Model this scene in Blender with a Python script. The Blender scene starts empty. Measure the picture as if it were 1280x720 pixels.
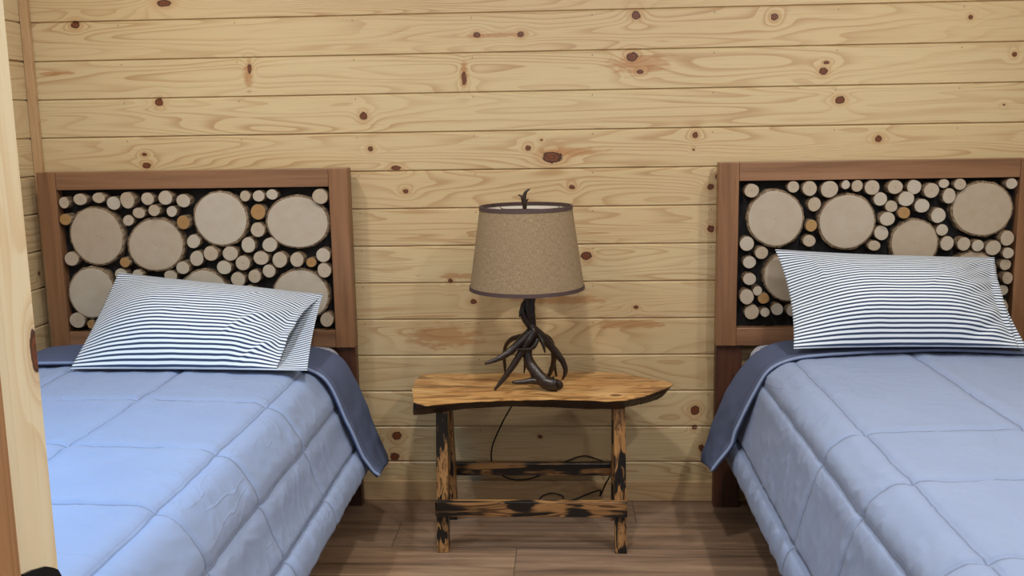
import bpy, math, random
from mathutils import Vector, Matrix, noise
random.seed(7)
sc = bpy.context.scene
COL = sc.collection
CAM_F = 1249.35
CAM_C = [0.0, -3.4781, 1.3644]
CAM_R = [0.998501, 0.052105, -0.016757]
CAM_U = [0.007968, 0.164509, 0.986343]
CAM_W = [-0.05415, 0.984998, -0.163847]
Z0 = 1.7307
LOGS_A = [(-1.742, 1.1132, 0.0187, 0.0206, 0, 0), (-1.6845, 1.1239, 0.0245, 0.0215, 0, 0), (-1.6155, 1.1288, 0.0225, 0.0191, 0, 0), (-1.5682, 1.1091, 0.0254, 0.0238, 0, 0), (-1.5136, 1.1194, 0.0273, 0.0285, 0, 0), (-1.4465, 1.1228, 0.0233, 0.0228, 0, 0), (-1.3802, 1.1258, 0.0267, 0.0247, 0, 0), (-1.3188, 1.1145, 0.0242, 0.0247, 0, 0), (-1.4796, 1.0745, 0.0229, 0.0196, 0, 0), (-1.4224, 1.0829, 0.0214, 0.0205, 0, 0), (-1.3643, 1.0779, 0.0194, 0.0195, 0, 0), (-1.3222, 1.0406, 0.0233, 0.0249, 0, 1), (-1.5204, 1.0486, 0.0201, 0.0196, 0, 0), (-1.741, 1.055, 0.0222, 0.0202, 0, 1), (-1.2929, 0.973, 0.0244, 0.025, 0, 0), (-1.1014, 1.1279, 0.0192, 0.0189, 0, 0), (-1.0523, 1.1277, 0.0216, 0.0198, 0, 0), (-1.0083, 1.1319, 0.0206, 0.0189, 0, 0), (-0.8382, 1.1235, 0.0277, 0.0268, 0, 0), (-1.0603, 1.0728, 0.027, 0.0275, 0, 1), (-1.0625, 1.0113, 0.0256, 0.0263, 0, 0), (-1.1001, 0.9589, 0.0257, 0.0278, 0, 0), (-1.025, 0.9582, 0.0266, 0.0264, 0, 0), (-0.838, 0.9209, 0.0255, 0.0254, 0, 0), (-1.2869, 0.9127, 0.0264, 0.0271, 0, 0), (-1.2324, 0.9306, 0.0268, 0.0265, 0, 0), (-1.1672, 0.9285, 0.0282, 0.0265, 0, 0), (-1.122, 0.8957, 0.0268, 0.0266, 0, 0), (-1.0587, 0.912, 0.0282, 0.0251, 0, 0), (-0.9926, 0.9051, 0.0267, 0.0289, 0, 0), (-0.931, 0.9059, 0.0256, 0.0255, 0, 0), (-0.8832, 0.8949, 0.0184, 0.0178, 0, 1), (-0.8366, 0.8679, 0.0251, 0.0256, 0, 0), (-1.0342, 0.8658, 0.0233, 0.0242, 0, 0), (-1.1893, 0.8808, 0.0268, 0.0252, 0, 0), (-1.0849, 0.8483, 0.0229, 0.0243, 0, 0), (-1.1441, 0.8386, 0.0269, 0.0253, 0, 0), (-0.8363, 0.693, 0.0244, 0.026, 0, 0), (-1.1077, 0.7934, 0.0244, 0.0244, 0, 0), (-1.0655, 0.7638, 0.0254, 0.0244, 0, 0), (-1.2828, 0.7457, 0.0256, 0.027, 0, 0), (-1.181, 0.7204, 0.0246, 0.0246, 0, 0), (-1.1082, 0.7051, 0.0255, 0.0256, 0, 0), (-1.733, 0.9161, 0.0263, 0.0258, 0, 0), (-1.5412, 0.9021, 0.0187, 0.0185, 0, 1), (-1.5619, 0.8608, 0.0222, 0.0205, 0, 0), (-1.4977, 0.8602, 0.0187, 0.0166, 0, 0), (-1.385, 0.8519, 0.0236, 0.0205, 0, 0), (-1.3361, 0.8817, 0.0245, 0.0228, 0, 0), (-1.7331, 0.6953, 0.029, 0.0288, 0, 0), (-1.6842, 0.6815, 0.014, 0.0159, 0, 1), (-1.5169, 0.8065, 0.0247, 0.0245, 0, 0), (-1.4663, 0.7569, 0.0257, 0.0256, 0, 0), (-1.4049, 0.717, 0.0248, 0.0257, 0, 0), (-1.64, 0.9949, 0.1002, 0.1078, 1, 0), (-1.431, 0.9603, 0.1054, 0.0966, 1, 0), (-1.1945, 1.05, 0.1, 0.0982, 1, 0), (-0.9254, 1.0344, 0.1104, 0.0993, 1, 0), (-1.675, 0.7933, 0.0868, 0.0971, 1, 0), (-1.2694, 0.7816, 0.0944, 0.0938, 1, 0), (-0.9274, 0.7804, 0.1033, 0.0961, 1, 0), (-1.4754, 0.7574, 0.0807, 0.0744, 1, 0)]
LOGS_B = [(0.6226, 1.1239, 0.024, 0.025, 0, 0), (0.7613, 1.1367, 0.0206, 0.02, 0, 0), (0.8129, 1.1298, 0.0247, 0.0258, 0, 0), (0.8811, 1.128, 0.0287, 0.0299, 0, 0), (0.9307, 1.1398, 0.0147, 0.0149, 0, 0), (0.9705, 1.1359, 0.0196, 0.0199, 0, 0), (0.8311, 1.0753, 0.0226, 0.0242, 0, 0), (0.8231, 1.0041, 0.0198, 0.021, 0, 1), (1.02, 1.1332, 0.0253, 0.0257, 0, 0), (1.0922, 1.1322, 0.0252, 0.0248, 0, 0), (1.1579, 1.1285, 0.0244, 0.0248, 0, 0), (1.2108, 1.117, 0.026, 0.0256, 0, 0), (1.2533, 1.1412, 0.017, 0.0157, 0, 0), (1.304, 1.1389, 0.021, 0.0189, 0, 0), (1.4704, 1.1403, 0.0185, 0.0185, 0, 0), (1.0484, 1.0901, 0.0229, 0.0237, 0, 0), (1.13, 1.0903, 0.0269, 0.0257, 0, 0), (1.0862, 1.0651, 0.0213, 0.02, 0, 0), (1.1248, 1.0438, 0.0208, 0.02, 0, 1), (1.1853, 1.0659, 0.0253, 0.0241, 0, 0), (1.2706, 1.098, 0.0227, 0.0256, 0, 0), (1.2387, 1.0336, 0.0244, 0.0267, 0, 0), (1.2555, 0.9846, 0.0204, 0.0201, 0, 0), (1.0717, 1.0243, 0.0266, 0.0234, 0, 0), (1.0574, 0.9763, 0.0238, 0.026, 0, 0), (1.4656, 0.9551, 0.0235, 0.0259, 0, 0), (1.2743, 0.9386, 0.0237, 0.0244, 0, 0), (1.3275, 0.9368, 0.0224, 0.0231, 0, 0), (1.3735, 0.9309, 0.0204, 0.0202, 0, 0), (1.4261, 0.9219, 0.0256, 0.026, 0, 0), (1.4719, 0.9055, 0.0195, 0.0189, 0, 0), (1.4704, 0.8651, 0.0196, 0.0194, 0, 0), (1.4752, 0.8206, 0.0188, 0.0199, 0, 0), (1.4669, 0.7778, 0.0172, 0.0187, 0, 0), (1.4651, 0.7206, 0.0214, 0.0274, 0, 0), (1.0332, 0.9344, 0.0214, 0.0177, 0, 0), (1.0272, 0.8616, 0.0215, 0.0221, 0, 0), (1.1072, 0.8268, 0.0227, 0.0234, 0, 0), (1.1793, 0.7878, 0.0227, 0.0235, 0, 0), (1.2664, 0.8551, 0.0213, 0.022, 0, 0), (1.2401, 0.7273, 0.0215, 0.0223, 0, 0), (1.3145, 0.7268, 0.0227, 0.0223, 0, 0), (1.3812, 0.7135, 0.0206, 0.0223, 0, 0), (1.166, 0.7193, 0.0216, 0.0224, 0, 0), (1.0719, 0.7844, 0.0216, 0.0223, 0, 0), (0.6116, 0.9443, 0.025, 0.0255, 0, 0), (0.6595, 0.914, 0.023, 0.0213, 0, 0), (0.6218, 0.8811, 0.0226, 0.0222, 0, 0), (0.6217, 0.8245, 0.0227, 0.0215, 0, 0), (0.65, 0.7834, 0.016, 0.0172, 0, 0), (0.6716, 0.7573, 0.021, 0.019, 0, 1), (0.6138, 0.7634, 0.0244, 0.0268, 0, 0), (0.6336, 0.7087, 0.0262, 0.026, 0, 0), (0.6761, 0.7097, 0.016, 0.0165, 0, 0), (0.7189, 0.7181, 0.021, 0.0225, 0, 0), (0.7673, 0.7156, 0.0189, 0.0208, 0, 0), (0.8185, 0.9527, 0.0216, 0.0211, 0, 0), (0.7069, 1.0282, 0.0997, 0.0982, 1, 0), (0.9442, 1.0155, 0.0977, 0.0979, 1, 0), (1.169, 0.9401, 0.0816, 0.0835, 1, 0), (1.3855, 1.0518, 0.1039, 0.0956, 1, 0), (0.7479, 0.8268, 0.0805, 0.085, 1, 0), (1.3672, 0.8269, 0.0841, 0.0869, 1, 0), (0.9562, 0.7672, 0.0802, 0.077, 1, 0)]
KNOTS = [(-1.3708, 1.7866, 0.0336, 0.0159), (-1.6894, 1.7214, 0.0198, 0.0161), (-1.086, 1.5608, 0.0098, 0.0243), (-1.4131, 1.4524, 0.0185, 0.0178), (-0.6953, 1.3934, 0.0182, 0.0177), (-0.6761, 1.2806, 0.0126, 0.0124), (-1.4799, 1.2734, 0.0129, 0.0084), (-1.4744, 1.2342, 0.0202, 0.014), (-0.2963, 1.6571, 0.0163, 0.0132), (-0.3435, 1.5142, 0.011, 0.0294), (-0.5888, 1.213, 0.0253, 0.0111), (-0.1467, 1.6565, 0.0163, 0.0132), (0.2413, 1.7111, 0.0214, 0.0182), (0.7006, 1.6958, 0.0171, 0.0155), (1.3403, 1.6804, 0.0103, 0.0103), (0.2283, 1.575, 0.0242, 0.0211), (0.2555, 1.5241, 0.0162, 0.0106), (0.8766, 1.5437, 0.0132, 0.0079), (0.867, 1.515, 0.0185, 0.0171), (1.4899, 1.5575, 0.0104, 0.0104), (0.926, 1.4189, 0.0212, 0.0172), (1.4664, 1.3935, 0.0052, 0.004), (-0.1277, 1.2749, 0.0138, 0.0123), (-0.0453, 1.2422, 0.0469, 0.0273), (0.4437, 1.3108, 0.0135, 0.0135), (1.0586, 1.2875, 0.016, 0.0147), (0.4389, 1.2608, 0.0054, 0.0054), (-0.0805, 1.3015, 0.0069, 0.0054), (-0.5579, 1.1319, 0.0141, 0.0098), (-0.4091, 0.8135, 0.0114, 0.0115), (-0.3285, 0.7381, 0.0171, 0.0115), (0.0715, 0.8973, 0.0251, 0.0197), (0.0228, 1.1381, 0.0138, 0.011), (0.4979, 1.1331, 0.0164, 0.0137), (0.5021, 0.9881, 0.0165, 0.0153), (0.5218, 1.167, 0.0109, 0.0109), (0.4554, 0.3386, 0.0227, 0.0222), (0.4545, 0.2752, 0.0128, 0.0119), (0.4812, 0.1976, 0.0142, 0.0179), (-0.6208, 0.2436, 0.0235, 0.0212), (-0.6311, 0.1633, 0.0236, 0.0214), (-0.0989, 0.2394, 0.0116, 0.009), (0.2449, 0.7138, 0.0112, 0.0086)]
FLAMES = [(-0.4376, 0.611, 0.132, 0.0438), (0.231, 0.6507, 0.1291, 0.0173), (-0.231, 1.6557, 0.1086, 0.0079), (-1.7673, 1.5576, 0.0801, 0.0068), (-1.0931, 1.5366, 0.0168, 0.0486), (-0.3431, 1.5303, 0.0137, 0.0481), (0.2553, 1.5506, 0.1075, 0.037), (-0.0222, 0.7416, 0.1689, 0.0172), (-0.3037, 0.8298, 0.1696, 0.0114), (0.0237, 1.259, 0.1098, 0.0164)]
SLAB_TOP = [(-0.5124, -0.2908), (-0.5163, -0.1925), (-0.5068, -0.1053), (-0.4434, -0.0949), (-0.3533, -0.0961), (-0.1996, -0.0914), (-0.049, -0.089), (0.1043, -0.0742), (0.1792, -0.1032), (0.2516, -0.148), (0.3196, -0.2021), (0.353, -0.2387), (0.3326, -0.284), (0.3003, -0.3232), (0.2462, -0.3896), (0.1829, -0.4353), (0.1275, -0.4477), (0.058, -0.4345), (-0.045, -0.4246), (-0.1684, -0.4329), (-0.2984, -0.4503), (-0.3839, -0.4741), (-0.4365, -0.4943), (-0.4819, -0.4582)]
SLAB_LOW = [(0.3406, -0.1281), (0.314, -0.1793), (0.2386, -0.3245), (0.1632, -0.3835), (0.0588, -0.383), (-0.0462, -0.3598), (-0.1863, -0.3498), (-0.3269, -0.3765), (-0.4075, -0.4166), (-0.4506, -0.4385), (-0.4866, -0.4471)]
ANTLERS = [[(-0.1176, -0.28, 0.804, 0.017), (-0.1215, -0.28, 0.7743, 0.019), (-0.118, -0.28, 0.7395, 0.017), (-0.1145, -0.28, 0.712, 0.0135), (-0.1108, -0.285, 0.6856, 0.017), (-0.1203, -0.29, 0.6567, 0.017)], [(-0.1249, -0.285, 0.795, 0.009), (-0.1381, -0.29, 0.7787, 0.0085), (-0.143, -0.295, 0.7599, 0.007), (-0.1363, -0.29, 0.7341, 0.01), (-0.1198, -0.285, 0.7056, 0.009)], [(-0.1429, -0.295, 0.7673, 0.006), (-0.1492, -0.3, 0.756, 0.0045), (-0.1516, -0.305, 0.7406, 0.002)], [(-0.1066, -0.29, 0.6906, 0.013), (-0.1248, -0.3, 0.6589, 0.013), (-0.1496, -0.305, 0.6202, 0.0115), (-0.1867, -0.315, 0.5651, 0.009), (-0.2165, -0.32, 0.5263, 0.0065), (-0.2363, -0.325, 0.4985, 0.003)], [(-0.1149, -0.29, 0.6941, 0.012), (-0.1393, -0.3, 0.669, 0.013), (-0.1661, -0.31, 0.6439, 0.0125), (-0.1927, -0.32, 0.6239, 0.011), (-0.2265, -0.33, 0.6065, 0.0075), (-0.2649, -0.34, 0.5952, 0.004)], [(-0.1257, -0.27, 0.6699, 0.01), (-0.1563, -0.25, 0.6632, 0.009), (-0.1855, -0.22, 0.6476, 0.0075), (-0.2053, -0.19, 0.6194, 0.006), (-0.2123, -0.17, 0.5784, 0.0055), (-0.2118, -0.155, 0.538, 0.0045), (-0.2114, -0.145, 0.509, 0.0025)], [(-0.1559, -0.29, 0.6669, 0.007), (-0.1529, -0.3, 0.6441, 0.006), (-0.1321, -0.31, 0.6338, 0.006), (-0.1076, -0.31, 0.6436, 0.007), (-0.093, -0.3, 0.6687, 0.007)], [(-0.1855, -0.315, 0.6337, 0.0035), (-0.1511, -0.32, 0.6377, 0.0045), (-0.1124, -0.315, 0.6383, 0.005)], [(-0.1203, -0.29, 0.6567, 0.017), (-0.1289, -0.295, 0.6228, 0.014), (-0.1209, -0.3, 0.5888, 0.015), (-0.1014, -0.31, 0.5585, 0.018), (-0.0747, -0.32, 0.5309, 0.019), (-0.0504, -0.325, 0.5136, 0.021), (-0.0358, -0.325, 0.5095, 0.023)], [(-0.043, -0.32, 0.5283, 0.011), (-0.0309, -0.325, 0.5196, 0.017), (-0.0285, -0.33, 0.5084, 0.015)], [(-0.0795, -0.32, 0.5294, 0.012), (-0.1137, -0.32, 0.5325, 0.0105), (-0.1428, -0.325, 0.5299, 0.008), (-0.1777, -0.33, 0.5304, 0.004)], [(-0.1386, -0.28, 0.6042, 0.0045), (-0.138, -0.27, 0.5714, 0.004), (-0.1418, -0.26, 0.5434, 0.002)], [(-0.1054, -0.28, 0.6945, 0.013), (-0.0792, -0.265, 0.666, 0.013), (-0.0551, -0.25, 0.6348, 0.012), (-0.0356, -0.245, 0.6082, 0.012), (-0.016, -0.245, 0.5826, 0.0095), (-0.0053, -0.245, 0.5545, 0.008), (-0.0064, -0.245, 0.534, 0.0055), (-0.0165, -0.245, 0.5156, 0.002)], [(-0.0415, -0.245, 0.6107, 0.01), (-0.0435, -0.23, 0.5765, 0.008), (-0.0542, -0.21, 0.5355, 0.007), (-0.0673, -0.2, 0.5081, 0.004)], [(-0.0421, -0.225, 0.5779, 0.006), (-0.0401, -0.2, 0.5433, 0.0045), (-0.0356, -0.18, 0.5122, 0.0035)], [(-0.0934, -0.28, 0.6769, 0.008), (-0.0811, -0.29, 0.659, 0.007), (-0.0739, -0.295, 0.6376, 0.0045), (-0.0707, -0.295, 0.62, 0.002)], [(-0.0866, -0.26, 0.6726, 0.008), (-0.0649, -0.24, 0.6615, 0.0075), (-0.0504, -0.225, 0.6393, 0.007), (-0.0432, -0.23, 0.6123, 0.007)]]
CORD = [(-0.1481, -0.15, 0.4196), (-0.2014, -0.1, 0.3708), (-0.2259, -0.08, 0.324), (-0.251, -0.06, 0.2677), (-0.2699, -0.05, 0.2139), (-0.2714, -0.045, 0.1582), (-0.2434, -0.045, 0.1162), (-0.2002, -0.05, 0.097), (-0.1426, -0.05, 0.0972), (-0.0848, -0.05, 0.1183), (-0.0358, -0.05, 0.1484), (0.0072, -0.05, 0.1694), (0.0586, -0.05, 0.1844), (0.1043, -0.045, 0.1708), (0.1385, -0.045, 0.1529), (0.1527, -0.045, 0.117), (0.1355, -0.045, 0.078), (0.1152, -0.05, 0.0346)]
CORD_LOOP = [(-0.1088, -0.06, 0.0196), (-0.0914, -0.055, 0.0359), (-0.0569, -0.05, 0.0446), (-0.0196, -0.055, 0.0361), (-0.0025, -0.06, 0.017)]
FINIAL = [[(-0.1311, -0.28, 1.0883, 0.0061), (-0.1308, -0.28, 1.1044, 0.0084), (-0.1322, -0.28, 1.1205, 0.0073), (-0.1304, -0.28, 1.1338, 0.0061), (-0.1243, -0.28, 1.1458, 0.0045), (-0.1122, -0.28, 1.1523, 0.0017)], [(-0.1356, -0.28, 1.1098, 0.0045), (-0.1381, -0.28, 1.1232, 0.0045), (-0.142, -0.28, 1.13, 0.0034), (-0.1508, -0.28, 1.1341, 0.002)], [(-0.1276, -0.28, 1.1057, 0.0045), (-0.1243, -0.28, 1.1137, 0.0034), (-0.1188, -0.28, 1.1217, 0.0017)]]
PILLOW_A = [(-1.5107, -0.5883, 0.645), (-0.772, -0.6187, 0.645), (-0.8271, -0.16, 0.7956), (-1.5439, -0.14, 0.8734)]
PILLOW_B = [(0.6947, -0.4453, 0.664), (1.3908, -0.449, 0.664), (1.4117, -0.13, 0.8963), (0.6966, -0.13, 0.9301)]
STRIKE = [(-2.7361, 1.008), (-2.7218, 1.0051), (-2.7023, 0.9991), (-2.6914, 0.9929), (-2.6841, 0.9877), (-2.6788, 0.9785)]


# ------------------------------------------------------------------ helpers
WORLD_O = {}

class MB:
    """collects vertices, faces, material indices and uvs in world metres"""
    def __init__(s): s.v = []; s.f = []; s.m = []; s.uv = {}
    def add(s, verts, faces, mi=0):
        b = len(s.v); s.v += [tuple(p) for p in verts]
        for f in faces: s.f.append(tuple(i+b for i in f)); s.m.append(mi)
        return b
    def box(s, x0, x1, y0, y1, z0, z1, mi=0):
        v = [(x, y, z) for z in (z0, z1) for y in (y0, y1) for x in (x0, x1)]
        s.add(v, [(0,2,3,1),(4,5,7,6),(0,1,5,4),(2,6,7,3),(0,4,6,2),(1,3,7,5)], mi)
    def beam(s, a, b, hx, hy, mi=0):
        """four-sided bar from a to b, level ends, half sizes hx, hy"""
        v = []
        for p in (a, b): v += [(p[0]-hx,p[1]-hy,p[2]),(p[0]+hx,p[1]-hy,p[2]),(p[0]+hx,p[1]+hy,p[2]),(p[0]-hx,p[1]+hy,p[2])]
        s.add(v, [(3,2,1,0),(4,5,6,7),(0,1,5,4),(1,2,6,5),(2,3,7,6),(3,0,4,7)], mi)
    def tube(s, pts, n=10, mi=0, sub=5, rough=0.0):
        """smooth tapering tube through (x,y,z,r)"""
        P = [Vector(p[:3]) for p in pts]; R = [p[3] for p in pts]
        cp, cr = [], []
        m = len(P)
        for i in range(m-1):
            p0, p1, p2, p3 = P[max(i-1,0)], P[i], P[i+1], P[min(i+2,m-1)]
            for k in range(sub):
                t = k/sub
                cp.append(.5*((2*p1)+(p2-p0)*t+(2*p0-5*p1+4*p2-p3)*t*t+(3*p1-p0-3*p2+p3)*t**3))
                cr.append(R[i]*(1-t)+R[i+1]*t)
        cp.append(P[-1]); cr.append(R[-1])
        t0 = (cp[1]-cp[0]).normalized()
        up = Vector((0,1,0)) if abs(t0.y) < .9 else Vector((1,0,0))
        nn = t0.cross(up).normalized(); rings = []
        for i, c in enumerate(cp):
            t = (cp[min(i+1,len(cp)-1)]-cp[max(i-1,0)]).normalized()
            nn = (nn - t*nn.dot(t)).normalized(); bb = t.cross(nn)
            ring = []
            for k in range(n):
                a = 2*math.pi*k/n
                d = nn*math.cos(a)+bb*math.sin(a)
                r = cr[i]
                if rough: r *= 1+rough*noise.noise(Vector((c+d*.02)*70))
                ring.append(c+d*r)
            rings.append(ring)
        v = [p for r in rings for p in r]; f = []
        for i in range(len(rings)-1):
            for k in range(n):
                f.append((i*n+k, i*n+(k+1)%n, (i+1)*n+(k+1)%n, (i+1)*n+k))
        f.append(tuple(range(n-1,-1,-1))); f.append(tuple((len(rings)-1)*n+k for k in range(n)))
        s.add(v, f, mi)
    def lathe(s, c, prof, n=48, mi=0, closed=False):
        """prof: (radius, z) about a vertical axis through c"""
        v = [(c[0]+r*math.cos(2*math.pi*k/n), c[1]+r*math.sin(2*math.pi*k/n), z) for r, z in prof for k in range(n)]
        m = len(prof); f = []
        for i in range(m if closed else m-1):
            j = (i+1) % m
            for k in range(n): f.append((i*n+k, i*n+(k+1)%n, j*n+(k+1)%n, j*n+k))
        s.add(v, f, mi)
    def build(s, name, mats, parent=None, smooth=False, recenter=True, bevel=0, seg=2, solid=None, origin=None):
        me = bpy.data.meshes.new(name)
        o = Vector((0,0,0))
        if origin is not None: o = Vector(origin)
        elif recenter:
            xs, ys, zs = zip(*s.v); o = Vector(((min(xs)+max(xs))/2, (min(ys)+max(ys))/2, min(zs)))
        me.from_pydata([tuple(Vector(p)-o) for p in s.v], [], s.f)
        mats = mats if isinstance(mats, (list, tuple)) else [mats]
        for m in mats: me.materials.append(m)
        me.polygons.foreach_set('material_index', s.m)
        me.polygons.foreach_set('use_smooth', [smooth]*len(s.f))
        if s.uv:
            L = me.uv_layers.new(name='cloth')
            for lp in me.loops: L.data[lp.index].uv = s.uv.get(lp.vertex_index, (0,0))
        me.update()
        ob = bpy.data.objects.new(name, me); COL.objects.link(ob)
        po = Vector((0,0,0))
        if parent: ob.parent = parent; po = WORLD_O[parent.name]
        ob.location = o-po; WORLD_O[ob.name] = o
        if solid:
            md = ob.modifiers.new('thickness', 'SOLIDIFY'); md.thickness = solid[0]; md.offset = solid[1]
        if bevel:
            md = ob.modifiers.new('edge', 'BEVEL'); md.width = bevel; md.segments = seg; md.limit_method = 'ANGLE'; md.angle_limit = .7
        return ob

def tag(o, label=None, cat=None, group=None, kind=None):
    for k, v in (('label', label), ('category', cat), ('group', group), ('kind', kind)):
        if v: o[k] = v
    return o
def empty(name, loc):
    o = bpy.data.objects.new(name, None); COL.objects.link(o); o.location = loc; o.empty_display_size = .1
    WORLD_O[o.name] = Vector(loc); return o
def srgb(*c): return tuple((x/255/12.92 if x/255 <= .04045 else ((x/255+.055)/1.055)**2.4) for x in c)+(1,)

# ------------------------------------------------------------------ node helper
class NT:
    def __init__(s, name, rough=.5, spec=.5):
        s.m = bpy.data.materials.new(name); s.m.use_nodes = True
        s.t = s.m.node_tree; s.t.nodes.clear()
        s.out = s.n('ShaderNodeOutputMaterial'); s.b = s.n('ShaderNodeBsdfPrincipled')
        s.t.links.new(s.b.outputs[0], s.out.inputs[0])
        s.b.inputs['Roughness'].default_value = rough; s.b.inputs['Specular IOR Level'].default_value = spec
    def n(s, t, **k):
        x = s.t.nodes.new(t)
        for a, b in k.items(): setattr(x, a, b)
        return x
    def set(s, sock, v):
        if isinstance(v, bpy.types.NodeSocket): s.t.links.new(v, sock)
        elif v is not None: sock.default_value = v
    def math(s, op, a, b=None, c=None, clamp=False):
        x = s.n('ShaderNodeMath', operation=op); x.use_clamp = clamp
        for i, v in enumerate((a, b, c)): s.set(x.inputs[i], v)
        return x.outputs[0]
    def vec(s, op, a, b=None, c=None):
        x = s.n('ShaderNodeVectorMath', operation=op)
        for i, v in enumerate((a, b, c)): s.set(x.inputs[i], v)
        return x.outputs['Value'] if op == 'LENGTH' else x.outputs[0]
    def coords(s):
        tc = s.n('ShaderNodeTexCoord'); return tc.outputs['Object'], tc.outputs['UV']
    def sep(s, v):
        x = s.n('ShaderNodeSeparateXYZ'); s.set(x.inputs[0], v); return x.outputs
    def comb(s, a, b, c=0.0):
        x = s.n('ShaderNodeCombineXYZ')
        for i, v in enumerate((a, b, c)): s.set(x.inputs[i], v)
        return x.outputs[0]
    def noise(s, v, scale, detail=2, rough=.5, dist=0):
        x = s.n('ShaderNodeTexNoise'); s.set(x.inputs['Vector'], v)
        x.inputs['Scale'].default_value = scale; x.inputs['Detail'].default_value = detail
        x.inputs['Roughness'].default_value = rough; x.inputs['Distortion'].default_value = dist
        return x.outputs[0]
    def white(s, w):
        x = s.n('ShaderNodeTexWhiteNoise', noise_dimensions='1D'); s.set(x.inputs['W'], w); return x.outputs[0]
    def ramp(s, f, stops, interp='LINEAR'):
        x = s.n('ShaderNodeValToRGB'); x.color_ramp.interpolation = interp
        while len(x.color_ramp.elements) < len(stops): x.color_ramp.elements.new(.5)
        for e, (p, c) in zip(x.color_ramp.elements, stops): e.position = p; e.color = c if len(c) == 4 else c+(1,)
        s.set(x.inputs[0], f); return x.outputs[0]
    def val(s, f, a, b):          # smooth 0..1 between a and b
        x = s.n('ShaderNodeMapRange', interpolation_type='SMOOTHSTEP'); s.set(x.inputs[0], f)
        x.inputs[1].default_value = a; x.inputs[2].default_value = b; return x.outputs[0]
    def mix(s, f, a, b, mode='MIX'):
        x = s.n('ShaderNodeMix', data_type='RGBA', blend_type=mode)
        s.set(x.inputs[0], f); s.set(x.inputs[6], a); s.set(x.inputs[7], b); return x.outputs[2]
    def bump(s, h, dist, strength=1):
        x = s.n('ShaderNodeBump'); s.set(x.inputs['Height'], h); x.inputs['Distance'].default_value = dist
        x.inputs['Strength'].default_value = strength; s.t.links.new(x.outputs[0], s.b.inputs['Normal'])
    def color(s, c): s.set(s.b.inputs['Base Color'], c)
    def rnd(s): return s.n('ShaderNodeObjectInfo').outputs['Random']

PITCH = 0.132
CREAM, TAN, LINE = srgb(204,187,148), srgb(194,168,126), srgb(156,114,72)

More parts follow.
